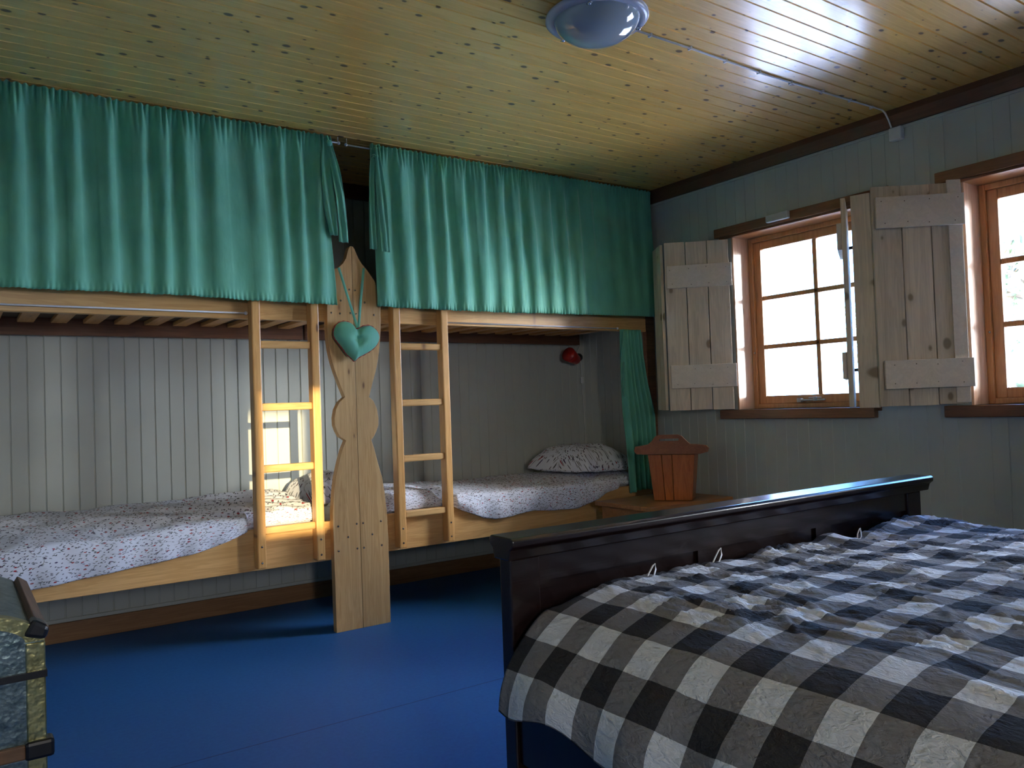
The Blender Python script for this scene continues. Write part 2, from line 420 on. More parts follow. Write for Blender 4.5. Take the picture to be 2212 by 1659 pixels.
for i in range(9):
    if i % 2 == 0:
        panel(b, mp, ylist[i], ylist[i+1], 0, CZ, .073, .004, .0013); box(b, XW+.02, XO, ylist[i], ylist[i+1], -.1, CZ+.02)
    else:
        panel(b, mp, ylist[i], ylist[i+1], 0, WZ[0], .073, .004, .0013); panel(b, mp, ylist[i], ylist[i+1], WZ[1], CZ, .073, .004, .0013)
        box(b, XW+.02, XO, ylist[i], ylist[i+1], -.1, WZ[0]); box(b, XW+.02, XO, ylist[i], ylist[i+1], WZ[1], CZ+.02)
struct('wall_right', b, 'wall')
b = B(); panel(b, lambda a, d, c: (XL-d, a, c), YF, YB, 0, CZ, .073); box(b, XL-.25, XL-.02, YF-.2, YB+.1, 0, CZ+.02)
struct('wall_left', b, 'wall')
b = B()      # wall behind the viewer
mp = lambda a, d, c: (a, YF-d, c)
panel(b, mp, XL, W4[0], 0, CZ, .073); panel(b, mp, W4[1], XW, 0, CZ, .073); panel(b, mp, W4[0], W4[1], 0, W4[2], .073); panel(b, mp, W4[0], W4[1], W4[3], CZ, .073)
for a in ((XL-.25, W4[0], 0, CZ+.02), (W4[1], XO, 0, CZ+.02), (W4[0], W4[1], 0, W4[2]), (W4[0], W4[1], W4[3], CZ+.02)): box(b, a[0], a[1], YF-.15, YF-.02, a[2], a[3])
struct('wall_front', b, 'wall')
# trims
b = B(); prism(b, [(XW, CZ), (XW-.035, CZ), (XW-.035, CZ-.03), (XW-.02, CZ-.085), (XW, CZ-.085)], 'Y', YF, YB-.03); struct('trim_1', b, 'trim')
b = B(); prism(b, [(YB, CZ), (YB-.03, CZ), (YB-.03, CZ-.09), (YB, CZ-.09)], 'X', XL, XW-.035); struct('trim_2', b, 'trim_x')
b = B(); box(b, XL, XW, YB-.02, YB, 0, .095); struct('baseboard_back', b, 'base', bevel=.003)
b = B(); box(b, XL, XW, YB-.012, YB, .095, .115); struct('trim_3', b, 'wall', bevel=.004)
b = B(); box(b, XW-.02, XW, YF, YB-.02, 0, .095); struct('baseboard_right', b, 'base', bevel=.003)
b = B(); box(b, XW-.012, XW, YF, YB-.03, CZ-.10, CZ-.085); struct('trim_4', b, 'wall', bevel=.004)

# ------------------------------------------------------------------ windows in the right wall
def window(k):
    y0, y1 = WIN[k]; z0, z1 = WZ
    w_ = bpy.data.objects.new('window_%d' % k, None); COL.objects.link(w_); w_.location = (XW, (y0+y1)/2, z0); w_['kind'] = 'structure'
    e = .012
    b = B(); box(b, XW-.004, XO, y0, y0+e, z0, z1); box(b, XW-.004, XO, y1-e, y1, z0, z1); obj('side_lining', b, 'lining', w_, .002)
    b = B(); box(b, XW-.004, XO, y0+e, y1-e, z1-e, z1); obj('head_lining', b, 'red_y', w_)
    b = B(); box(b, XW-.035, XO, y0-.105, y1+.105, z0-.055, z0) if False else None
    b = B(); yl = y0-(.11 if k > 1 else -.02); box(b, XW-.04, XW, yl, y1+.11, z0-.055, z0); box(b, XW-.005, XO, y0, y1, z0-.02, z0); obj('sill', b, 'sill', w_, .004)
    b = B(); box(b, XW-.035, XW, y0-.105, y1+.105, z1, z1+.055); box(b, XW-.02, XW, y0-.08, y1+.08, z1-.012, z1); obj('head_trim', b, 'sill', w_, .003)
    fx = XW+.135
    def ring(b, x0, x1, ya, yb, za, zb, t):
        box(b, x0, x1, ya, ya+t, za, zb); box(b, x0, x1, yb-t, yb, za, zb); box(b, x0, x1, ya+t, yb-t, za, za+t); box(b, x0, x1, ya+t, yb-t, zb-t, zb)
    b = B(); ring(b, fx, fx+.07, y0+e, y1-e, z0, z1-e, .028); obj('window_frame', b, 'red', w_, .003)
    ya, yb, za, zb = y0+e+.028, y1-e-.028, z0+.028, z1-e-.028
    b = B(); ring(b, fx+.015, fx+.055, ya, yb, za, zb, .048); sash = obj('sash', b, 'red', w_, .004)
    ga, gb, gc, gd = ya+.048, yb-.048, za+.048, zb-.048
    ym = (ga+gb)/2; h = (gd-gc)/3
    b = B(); box(b, fx+.02, fx+.05, ym-.013, ym+.013, gc, gd)
    for i in (1, 2): box(b, fx+.02, fx+.05, ga, gb, gc+h*i-.013, gc+h*i+.013)
    obj('glazing_bars', b, 'red', sash, .003)
    for i in range(3):
        for (p, q) in ((ga, ym-.013), (ym+.013, gb)):
            b = B(); box(b, fx+.033, fx+.037, p, q, gc+h*i+.0, gc+h*(i+1)); obj('glass_pane', b, 'glass', sash)
    # white latch on the bottom sash
    b = B(); box(b, fx-.012, fx+.015, yb-.45, yb-.29, za+.012, za+.022); cyl(b, (fx-.01, yb-.40, za+.010), (fx-.01, yb-.40, za+.034), .012); box(b, fx-.016, fx-.004, yb-.44, yb-.36, za+.026, za+.032)
    box(b, fx-.014, fx+.012, yb-.31, yb-.28, za+.004, za+.028); obj('latch', b, 'white', sash, .003)
    b = B(); sphere(b, (fx-.002, y1-e-.02, z0+.34), .007); obj('hinge_pin', b, 'chrome', sash, smooth=True)
    return w_
for k in (1, 2, 3, 4): window(k)
# window behind the viewer, the one the sun comes through, and the one in the left wall
def small_window(n, horiz, a0, a1, z0, z1, c, depth):
    w_ = bpy.data.objects.new(n, None); COL.objects.link(w_); w_['kind'] = 'structure'
    P = (lambda b, p, q, r, s, u, v: box(b, p, q, r, s, u, v)) if horiz else (lambda b, p, q, r, s, u, v: box(b, r, s, p, q, u, v))
    b = B(); t = .03
    for q in ((a0, a0+t, z0, z1), (a1-t, a1, z0, z1), (a0+t, a1-t, z0, z0+t), (a0+t, a1-t, z1-t, z1)): P(b, q[0], q[1], c, c+.05, q[2], q[3])
    obj('window_frame', b, 'red', w_)
    b = B(); P(b, a0+t, a1-t, c+.02, c+.024, z0+t, z1-t); obj('glass_pane', b, 'dimglass', w_)
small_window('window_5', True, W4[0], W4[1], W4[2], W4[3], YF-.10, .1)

# sensor on the head trim, junction box and cable
b = B(); box(b, XW-.066, XW-.036, 2.735, 2.880, 2.086, 2.130)
tag(obj('window_sensor', b, 'greybox', None, .006), 'small grey plastic sensor fixed on the dark wooden head trim of the far window', 'sensor')
b = B(); box(b, XW-.035, XW-.001, 2.085, 2.150, 2.345, 2.410)
tag(obj('junction_box', b, 'white', None, .006), 'small square pale junction box high on the window wall under the dark cornice', 'junction box')
cb = thing('ceiling_cable', (2.1, 2.15, CZ), 'thin white cable clipped along the pine ceiling from lamp to junction box', 'cable')
b = B(); tube(b, [(2.09, 2.150, CZ-.006), (2.45, 2.152, CZ-.006), (2.92, 2.165, CZ-.006), (3.39, 2.155, CZ-.006), (3.78, 2.145, CZ-.006), (3.805, 2.143, CZ-.02), (3.826, 2.14, CZ-.05), (3.84, 2.135, CZ-.088)], .0045, 8); obj('cable_sheath', b, 'metalwhite', cb, smooth=True)
for i, x in enumerate((2.2, 2.42, 2.64, 2.86, 3.08, 3.30, 3.52, 3.70)):
    yy = 2.152+(.012*math.sin((x-2.3)*2.2) if 2.5 < x < 3.3 else 0)
    b = B(); box(b, x-.004, x+.004, yy-.008, yy+.010, CZ-.0125, CZ); obj('cable_clip', b, 'white', cb)

# ceiling lamp
lp = thing('ceiling_lamp', (1.92, 2.14, CZ), 'round ceiling lamp with opal glass bowl and bluish white rim', 'lamp')
b = B(); lathe(b, (1.92, 2.14, CZ), [(0, -.001), (.17, -.001), (.185, -.012), (.186, -.022), (.178, -.030), (.160, -.033), (.150, -.026)], 64); obj('rim', b, 'rim', lp, smooth=True)
b = B(); lathe(b, (1.92, 2.14, CZ), [(.155, -.028), (.150, -.040), (.140, -.056), (.118, -.076), (.085, -.093), (.045, -.103), (0, -.106)], 64); obj('glass_bowl', b, 'opal', lp, smooth=True)
for a in (100, -20, 220):
    a = math.radians(a); c = Vector((1.92+.163*math.cos(a), 2.14+.163*math.sin(a), CZ-.038))
    b = B(); sphere(b, c, .008); cyl(b, c+Vector((0, 0, .012)), c, .004); box(b, c.x-.004, c.x+.004, c.y-.012, c.y+.012, c.z-.002, c.z+.002); obj('bowl_clip', b, 'chrome', lp, smooth=True)

# ------------------------------------------------------------------ bunk bed
YP = 3.845         # front plane of the long boards
bunk = thing('bunk_bed', (1.69, 3.83, 0), 'built-in double pine bunk bed with carved tall centre post against the back wall', 'bunk bed')
PL = [(0,0),(1.668,1.9395),(1.660,1.928),(1.653,1.904),(1.645,1.877),(1.628,1.85),(1.6,1.826),(1.569,1.814),(1.548,1.745),(1.537,1.635),(1.534,1.54),(1.535,1.467),(1.543,1.401),(1.555,1.345),(1.572,1.290),(1.59,1.240),(1.617,1.17),(1.587,1.145),(1.567,1.109),(1.558,1.066),(1.559,1.029),(1.569,1.0),(1.585,.97),(1.616,.95),(1.595,.905),(1.574,.839),(1.556,.77),(1.543,.684),(1.535,.597),(1.535,.481),(1.536,.306),(1.538,.0)]
PR = [(1.684,1.9405),(1.692,1.930),(1.702,1.908),(1.713,1.883),(1.732,1.854),(1.756,1.829),(1.807,1.76),(1.829,1.632),(1.828,1.548),(1.822,1.472),(1.814,1.404),(1.806,1.358),(1.791,1.298),(1.773,1.245),(1.75,1.167),(1.774,1.146),(1.793,1.102),(1.799,1.056),(1.797,1.019),(1.785,.989),(1.772,.966),(1.755,.946),(1.77,.9),(1.788,.826),(1.809,.75),(1.822,.658),(1.830,.566),(1.833,.444),(1.834,.263),(1.833,.0)]
xs0 = 1.676      # seam between the two boards
def seam(z): return 1.676+(.004*(1.9-z)/1.9)
b = B(); prism(b, [p for p in PL[1:]]+[(seam(0)-.0009, 0), (1.6752, 1.942)], 'Y', 3.802, 3.843); pb = obj('post_board', b, 'post', bunk, .0015)
b = B(); prism(b, [p for p in PR]+[(seam(0)+.0009, 0), (1.6768, 1.942)], 'Y', 3.802, 3.843); obj('post_board', b, 'post', bunk, .0015)
for x, z in [(1.561,.525),(1.66,.527),(1.695,.527),(1.794,.526),(1.612,.466),(1.744,.464),(1.56,.403),(1.66,.403),(1.696,.402),(1.795,.402),(1.657,1.717),(1.688,1.716),(1.609,1.659),(1.74,1.655),(1.557,1.595),(1.603,1.593),(1.659,1.597),(1.691,1.593),(1.79,1.592)]:
    b = B(); sphere(b, (x, 3.801, z), .0055, 8, (1, .5, 1)); obj('screw_head', b, 'screw', bunk, smooth=True)
for nm, (a, c_) in (('L', (-.52, 1.68)), ('R', (1.69, 3.78))):
    e_ = -.002 if nm == 'L' else 0
    b = B(); box(b, a, c_+e_, YP, YP+.03, .355, .55); obj('lower_rail', b, 'pine_x', bunk, .004)
    b = B(); box(b, a, c_+e_, YP, YP+.035, 1.555, 1.66); obj('upper_rail', b, 'pine_x', bunk, .004)
    b = B(); box(b, a, c_+e_, YP, YP+.02, 1.664, 1.73); obj('guard_rail', b, 'pine_x', bunk, .004)
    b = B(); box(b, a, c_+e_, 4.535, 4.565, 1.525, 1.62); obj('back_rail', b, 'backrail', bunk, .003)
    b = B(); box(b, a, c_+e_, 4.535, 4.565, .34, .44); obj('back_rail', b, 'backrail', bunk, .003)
    b = B(); box(b, a, c_+e_, YP+.04, 4.53, .40, .42); obj('bed_base', b, 'pine_y', bunk)
    x = a+.06
    while x+.07 < c_:
        b = B(); box(b, x, x+.07, YP+.04, 4.53, 1.585, 1.605); obj('bed_slat', b, 'pine_y', bunk, .002); x += .142
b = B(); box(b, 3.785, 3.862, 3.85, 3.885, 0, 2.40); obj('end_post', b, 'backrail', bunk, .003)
b = B(); box(b, -.56, -.50, 3.80, 3.84, 0, 1.95); obj('end_post', b, 'pine_z', bunk, .003)

def mattress(name, x0, x1, z0, z1, label, grp, y0=3.885, y1=4.53):
    b = B(); box(b, x0, x1, y0, y1, z0, z1); bmesh.ops.bevel(b, geom=b.edges[:], offset=.03, segments=3, affect='EDGES')
    o = obj(name, b, 'sheet' if z0 < 1 else 'slatcloth', None, smooth=True); tag(o, label, 'mattress', grp); return o
mattress('mattress', -.48, 1.50, .425, .575, 'white sheeted mattress under the floral cover on the lower bunk nearer the trunk', 'bunk mattresses')
mattress('mattress', 1.76, 3.74, .425, .575, 'white sheeted mattress under the floral cover on the lower bunk by the window', 'bunk mattresses')
mattress('mattress', -.48, 1.66, 1.607, 1.70, 'dark brown mattress above the slats of the upper bunk nearer the trunk', 'bunk mattresses', 3.90)
mattress('mattress', 1.72, 3.76, 1.607, 1.70, 'dark brown mattress above the slats of the upper bunk by the window', 'bunk mattresses', 3.90)

# ladders
def ladder():
    t = thing('bunk_ladder', (1.32, 3.81, .375), 'four-rung pine ladder screwed to the bunk beside the carved post, sunlit', 'ladder', 'bunk ladders')
    for x, x2 in ((1.152, 1.194), (1.442, 1.484)):
        b = B(); box(b, x, x2, 3.782, 3.842, .372, 1.665); r = obj('ladder_rail', b, 'pine_z', t, .006)
        for z in ((.40, .475, 1.645) if x > 1.3 else (.40, .475, 1.645)):
            b = B(); sphere(b, ((x+x2)/2, 3.7815, z), .0055, 8, (1, .5, 1)); obj('screw_head', b, 'screw', r, smooth=True)
    for z in (1.430, 1.131, .837, .545):
        b = B(); box(b, 1.194, 1.442, 3.792, 3.822, z-.018, z+.018); obj('rung', b, 'pine_x', t, .007)
    return t
l1 = ladder(); l2 = copy_tree(l1); l2.location.x += .738
l2['label'] = 'four-rung pine ladder screwed to the bunk on the window side of the carved post'

# ------------------------------------------------------------------ bedding
fn = noise.noise
def NZ(x, y, z=0.0): return fn(Vector((x, y, z)))
def quilt(name, x0, x1, hem, crease, back, label, grp=None, seed=0, nx=170, fold=None, amp=1.0):
    L1 = .66
    def f(u, v):
        x = x0+(x1-x0)*u
        zh, zc, zb = interp(hem, x), interp(crease, x), interp(back, x)
        yh = 3.822+.045*sstep(.549, .557, zh)
        if v < .34:                      # drop
            t = v/.34
            y = yh+(3.866-yh)*0 - .012*math.sin(math.pi*t)
            z = zh+(zc-.02-zh)*t
            y += .010*NZ(x*9+seed, t*1.2, 3)*amp
            y += .006*math.sin(x*34+3*NZ(x*3, 1, seed))*(1-t)
        elif v < .46:                    # rounded shoulder
            t = (v-.34)/.12; a = t*math.pi/2
            y = yh+.05*(1-math.cos(a)); z = zc-.02+.02*math.sin(a)
            y += .010*NZ(x*9+seed, 1.2, 3)*amp*(1-t)
        else:
            t = (v-.46)/.54
            y = yh+.05+(4.565-yh-.05)*t; z = zc+(zb-zc)*t+.012*math.sin(math.pi*t)
        wr = sstep(.15, .5, v)
        z += wr*amp*(.014*NZ(x*4+seed, y*5, 1)+.007*NZ(x*12, y*9+seed, 2)+.005*abs(NZ(x*6+y*9, y*22-x*14, seed)))
        z = max(z, .583+.0*x) if v > .5 else z
        if fold: y2, z2 = fold(x, y, z, v); y, z = y2, z2
        return (x, y, z)
    b = grid(nx, 60, f, lambda u, v: ((x1-x0)*u+seed, v*1.02))
    o = obj(name, b, 'floral', None, solid=.008, smooth=True)
    tag(o, label, 'quilt', grp); return o
quilt('floral_quilt', -.48, 1.46,
      [(-.5, .35), (.14, .407), (.22, .413), (.52, .442), (.86, .476), (.95, .493), (1.07, .53), (1.11, .546), (1.135, .561), (1.5, .565)],
      [(-.5, .56), (.14, .585), (.39, .594), (.66, .597), (.85, .605), (1.0, .617), (1.15, .63), (1.5, .63)],
      [(-.5, .64), (.17, .655), (.56, .645), (1.0, .65), (1.4, .665)],
      'floral cotton quilt draping over the lower bunk nearer the trunk, sunlit at its end', seed=1.3,
      fold=lambda x, y, z, v: (y, z+sstep(.85, 1.3, x)*sstep(.3, .5, v)*.010*math.sin((y*58+x*30)+2*NZ(x*7, y*3))))
def rfold(x, y, z, v):
    k = math.exp(-((x-2.20)/.035)**2)
    return y, z-.035*k*sstep(.2, .45, v)*(1-sstep(.5, .75, v))
quilt('floral_quilt', 1.80, 3.70,
      [(1.8, .560), (2.17, .560), (2.24, .559), (2.30, .527), (2.37, .498), (2.44, .470), (2.52, .456), (2.635, .460), (2.72, .474), (2.79, .475), (2.95, .461), (3.12, .455), (3.24, .483), (3.36, .526), (3.49, .559), (3.7, .565)],
      [(1.8, .655), (1.9, .668), (2.04, .668), (2.12, .655), (2.2, .622), (2.33, .622), (2.62, .600), (2.94, .600), (3.29, .611), (3.7, .615)],
      [(1.8, .64), (2.2, .636), (2.4, .63), (2.75, .612), (3.1, .615), (3.7, .615)],
      'floral cotton quilt with a drooping scalloped edge on the lower bunk by the window', seed=4.1, fold=rfold)

def pillow(name, c, sx_, sy_, sz, rot, tilt, label, seed, mat='floral', cat='pillow'):
    n = 34; b = B(); uvl = b.loops.layers.uv.new('UVMap')
    Rm = Matrix.Rotation(rot, 3, 'Z') @ Matrix.Rotation(tilt, 3, 'Y')
    for s in (1, -1):
        V = []
        for i in range(n+1):
            row = []
            for j in range(n+1):
                u = -1+2*i/n; v = -1+2*j/n
                e = (max(0, 1-abs(u)**2.6)*max(0, 1-abs(v)**2.6))**.42
                px = u*(1-.07*(1-abs(v))**1*0-.05*v*v*0)*(1-.06*(1-v*v)); py = v*(1-.07*(1-u*u))
                zz = s*e*(sz if s > 0 else sz*.45)*(1+.16*NZ(u*2+seed, v*2, s))+.012*NZ(u*5+seed, v*5, s*2)*e-.045*max(abs(u), abs(v))**5
                row.append((b.verts.new(Vector(c)+Rm @ Vector((px*sx_, py*sy_, zz))), (u*sx_, v*sy_-(zz if v < 0 else -zz)*1.0)))
            V.append(row)
        for i in range(n):
            for j in range(n):
                q = (V[i][j], V[i+1][j], V[i+1][j+1], V[i][j+1])
                f = b.faces.new([k[0] for k in q]); f.smooth = True
                for lp_, k in zip(f.loops, q): lp_[uvl].uv = (k[1][0]+seed, k[1][1]+s)
    bmesh.ops.remove_doubles(b, verts=b.verts, dist=.0004)
    return tag(obj(name, b, mat, None, smooth=True), label, cat)
pillow('pillow', (3.47, 4.20, .702), .24, .29, .120, .12, .03, 'plump floral pillow at the window end of the lower bunk below the red lamp', 2.0)
pillow('pillow', (1.655, 4.24, .695), .14, .24, .07, .15, -.25, 'floral pillow partly hidden behind the carved post on the sunlit lower bunk', 6.0)

# ------------------------------------------------------------------ curtains
def curtain_surface(x0, x1, ztop, zbot, yc, seed, nx, flat_from=None, edge=None, hem=None):
    def f(u, v):
        z_ = v
        wob = .9*NZ(u*5+seed, 0, seed)
        x = x0+(x1-x0)*u
        if edge: x += edge(u, v)
        am = 1.0
        if flat_from: am = 1-.72*sstep(flat_from, flat_from+.25, x)
        ph = x*2*math.pi/.118+4.6*NZ(x*2.6+seed, 3.0, 0)+1.1*v*NZ(x*3.0, seed, 5)
        big = math.sin(ph); big = math.copysign(abs(big)**.8, big)
        mid = math.sin(ph*1.87+2.1+seed+2*NZ(x*5, seed, 1))*max(0.0, 1-1.5*v-.8*NZ(x*6, seed, 6))
        ph2 = x*2*math.pi/.024+3.5*NZ(x*11, seed, 2)
        k = max(0.0, 1-v*7-.6*NZ(x*17, seed, 8))
        gather = sstep(.0, .10, v)
        y = yc-.040*sstep(0, 1, v)
        y += am*(.0165*big*(.25+.75*gather)*(1.0-.25*v)*(.85+.5*NZ(x*3.1, 2*v, seed))+.006*mid*gather)
        y += am*.0095*math.sin(ph2)*k*sstep(0, .015, v)+.004*math.sin(ph2)*(1-sstep(0, .03, v))
        y += .003*math.sin(x*2*math.pi/.021+4*NZ(x*5, 0, 1))*sstep(.95, .99, v)*am
        y += .004*NZ(x*7, v*6, seed+3)
        z = ztop-(ztop-zbot)*v+(hem(x) if hem else 0)*v
        if v < .02: z += .004*math.sin(x*2*math.pi/.031+3*NZ(x*7, 1, 1))
        z += .0015*math.sin(x*2*math.pi/.021)*sstep(.98, 1, v)
        return (x, y, z)
    return grid(nx, 70, f)
def strip(bm, pts, widths, ncross=9, ripple=.004, seed=0.0):
    rows = []
    for (p, wd) in zip(pts, widths):
        p = Vector(p); row = []
        for k in range(ncross):
            s = -1+2*k/(ncross-1)
            row.append(bm.verts.new(p+Vector((s*wd/2, ripple*math.sin(s*5+seed+p.z*6)+.003*NZ(s*2, p.z*12, seed), 0))))
        rows.append(row)
    for A, C in zip(rows, rows[1:]):
        for k in range(ncross-1): f = bm.faces.new((A[k], A[k+1], C[k+1], C[k])); f.smooth = True
def spts(p, q, n=24, bow=(0, 0)):
    p, q = Vector(p), Vector(q); return [p.lerp(q, i/(n-1))+Vector((bow[0]*math.sin(math.pi*i/(n-1)), bow[1]*math.sin(math.pi*i/(n-1)), 0)) for i in range(n)]
t = thing('bunk_curtain', (.5, 3.80, 1.63), 'long green gathered curtain over the upper bunk nearer the trunk', 'curtain', 'green curtains hanging over the upper bunks')
b = curtain_surface(-.50, 1.535, 2.488, 1.635, 3.785, 2.2, 620, edge=lambda u, v: .035*v*u**6, hem=lambda x: .006*math.sin(x*3)+.004*NZ(x*4, 0))
obj('curtain_cloth', b, 'green', t, solid=.002, smooth=True)
b = B(); n = 26
strip(b, spts((1.537, 3.765, 2.470), (1.560, 3.742, 1.975), n, (-.008, 0)), [.032+.03*sstep(0, .3, i/(n-1))-.028*sstep(.75, 1, i/(n-1)) for i in range(n)], seed=1, ripple=.009)
strip(b, spts((1.545, 3.760, 2.478), (1.612, 3.745, 1.945), n, (.014, -.01)), [.03+.022*sstep(.1, .35, i/(n-1)) for i in range(n)], seed=3, ripple=.008)
obj('tie_band', b, 'green', t, solid=.003, smooth=True)
b = B(); sphere(b, (1.552, 3.752, 2.440), .017, 12, (.9, .6, 1.0)); obj('tie_knot', b, 'green', t, smooth=True)
t = thing('bunk_curtain', (2.8, 3.80, 1.63), 'green gathered curtain over the upper bunk on the window side of the post', 'curtain', 'green curtains hanging over the upper bunks')
b = curtain_surface(1.790, 3.805, 2.484, 1.635, 3.785, 7.7, 640, flat_from=3.10, hem=lambda x: .008*math.sin(x*2.1)+.004*NZ(x*4, 0))
obj('curtain_cloth', b, 'green', t, solid=.002, smooth=True)
b = B()
strip(b, spts((1.800, 3.775, 2.46), (1.775, 3.75, 1.925), n, (-.006, 0)), [.026+.012*sstep(0, .3, i/(n-1)) for i in range(n)], seed=2, ripple=.007)
strip(b, spts((1.815, 3.757, 2.462), (1.838, 3.738, 1.915), n, (.002, 0)), [.026+.026*sstep(.05, .4, i/(n-1)) for i in range(n)], seed=5, ripple=.007)
obj('tie_band', b, 'green', t, solid=.003, smooth=True)
b = B(); box(b, 1.788, 1.826, 3.752, 3.785, 2.405, 2.425); bmesh.ops.bevel(b, geom=b.edges[:], offset=.006, segments=2, affect='EDGES'); obj('tie_knot', b, 'green', t, smooth=True)

# lower curtain bundled at the window end
t = thing('lower_bunk_curtain', (3.62, 3.80, .48), 'narrow green curtain drawn aside at the window end of the lower bunk', 'curtain')
zl = [(1.562, 3.515, 3.70), (1.40, 3.512, 3.715), (1.20, 3.515, 3.745), (1.0, 3.525, 3.79), (.80, 3.54, 3.80), (.505, 3.56, 3.775)]
def lc(u, v):
    z = 1.562-(1.562-.505)*v
    a = interp([(-q[0], q[1]) for q in zl], -z); c_ = interp([(-q[0], q[2]) for q in zl], -z)
    x = a+(c_-a)*(u**(.9)); am = .010+.014*v
    y = 3.812+am*math.sin(u*2*math.pi*6.2+1.2*NZ(u*4, v*1.3, 3))+.010*NZ(u*3, v*3, 9)
    return (x, min(y, 3.838), z+.02*math.sin(u*3)*v)
b = grid(150, 60, lc); obj('curtain_cloth', b, 'green', t, solid=.002, smooth=True)
b = B(); tube(b, [(3.525, 3.785, 1.55), (3.50, 3.782, 1.42), (3.488, 3.780, 1.28), (3.486, 3.780, 1.18), (3.50, 3.780, 1.13), (3.507, 3.780, 1.19), (3.512, 3.782, 1.35)], .0035, 6); obj('tie_cord', b, 'green', t, smooth=True)

# rods
def rod(name, x0, x1, y, z, label, ends, hooks, grp):
    t = thing(name, ((x0+x1)/2, y, z), label, 'curtain rod', grp)
    b = B(); cyl(b, (x0, y, z), (x1, y, z), .0042, n=8); obj('rod_wire', b, 'metalwhite', t, smooth=True)
    for x in ends:
        b = B(); sphere(b, (x, y, z), .0088, 10); obj('end_knob', b, 'metalwhite', t, smooth=True)
    for x in hooks:
        b = B(); cyl(b, (x, y, z+.004), (x, y, CZ), .0018, n=6); obj('ceiling_hook', b, 'metalwhite', t, smooth=True)
rod('curtain_rod', -.50, 1.628, 3.813, 2.470, 'white rod under the ceiling carrying the curtain nearer the trunk, knob beside its tie band', (1.628,), (1.624,), 'thin white rods at the bunks')
rod('curtain_rod', 1.668, 3.80, 3.813, 2.467, 'white rod under the ceiling carrying the window-side curtain, knob beside its tie band', (1.668,), (1.672,), 'thin white rods at the bunks')
rod('curtain_rod', -.50, 1.144, 3.829, 1.581, 'bare white rod along the upper bunk rail ending at the sunlit ladder', (1.140,), (), 'thin white rods at the bunks')
rod('curtain_rod', 2.232, 3.52, 3.834, 1.570, 'bare white rod along the upper bunk rail between ladder and bundled curtain', (3.515,), (), 'thin white rods at the bunks')

# ------------------------------------------------------------------ heart cushion on the post
t = thing('heart_cushion', (1.67, 3.77, 1.35), 'green stuffed heart with red stitched edge hanging on the carved post', 'heart decoration')
hp = [(1.670,1.512),(1.645,1.540),(1.612,1.549),(1.580,1.542),(1.558,1.520),(1.549,1.488),(1.556,1.462),(1.578,1.434),(1.598,1.408),(1.616,1.384),(1.640,1.364),(1.657,1.349),(1.678,1.366),(1.714,1.384),(1.750,1.404),(1.780,1.430),(1.797,1.462),(1.795,1.490),(1.775,1.517),(1.745,1.532),(1.710,1.528)]
def smooth_closed(pts, k=6):
    out = []; n = len(pts)
    for i in range(n):
        p0, p1, p2, p3 = (Vector(pts[(i+j-1) % n]) for j in range(4))
        for s in range(k):
            u = s/k; out.append(.5*((2*p1)+(p2-p0)*u+(2*p0-5*p1+4*p2-p3)*u*u+(3*p1-p0-3*p2+p3)*u**3))
    return out
H = smooth_closed(hp, 5); cen = Vector((1.672, 1.455)); b = B(); rings = []
R_ = [1, .985, .95, .9, .82, .72, .6, .47, .34, .2, .08]
for sgn in (1, -1):
    prev = None
    for s in R_:
        dep = .042*(1-s**2.6)**.5*(1-.42*math.exp(-(s/.22)**2))
        ring = []
        for p in H:
            q = cen+(p-cen)*s
            cre = .010*math.exp(-((q.x-1.672)/.012)**2)*sstep(1.40, 1.47, q.y)*(1-s**4)
            ring.append(b.verts.new((q.x, 3.765-sgn*(max(dep-cre, 0))*(1 if sgn > 0 else .6)+0, q.y)))
        if prev:
            for i in range(len(H)): b.faces.new((prev[i], prev[(i+1) % len(H)], ring[(i+1) % len(H)], ring[i]))
        prev = ring
    b.faces.new(prev)
bmesh.ops.remove_doubles(b, verts=b.verts, dist=.0003)
obj('cushion_body', b, 'green', t, smooth=True)
b = B(); tube(b, [(p.x, 3.765+.0015*math.sin(i*2.1), p.y+.0015*math.cos(i*1.7)) for i, p in enumerate(H+[H[0]])], .0032, 6); obj('stitched_edge', b, 'redstitch', t, smooth=True)['label'] = 'dark red blanket-stitched edging'
b = B()
def flat_ribbon(b, p, q, w_=.013):
    p, q = Vector(p), Vector(q); d = (q-p).normalized(); s = Vector((d.z, 0, -d.x)).normalized()*w_/2; yv = Vector((0, -.0015, 0)); n = 10; rows = []
    for i in range(n+1):
        c_ = p.lerp(q, i/n); tw = .3*math.sin(i*.9); rows.append([b.verts.new(c_-s+Vector((0, -.004*tw, 0))), b.verts.new(c_+yv), b.verts.new(c_+s+Vector((0, .003*tw, 0)))])
    for A, C in zip(rows, rows[1:]):
        for k in range(2): f = b.faces.new((A[k], A[k+1], C[k+1], C[k]))
flat_ribbon(b, (1.601, 3.796, 1.826), (1.683, 3.768, 1.515)); flat_ribbon(b, (1.738, 3.796, 1.832), (1.685, 3.766, 1.515))
obj('hanging_ribbon', b, 'green', t, solid=.0015)

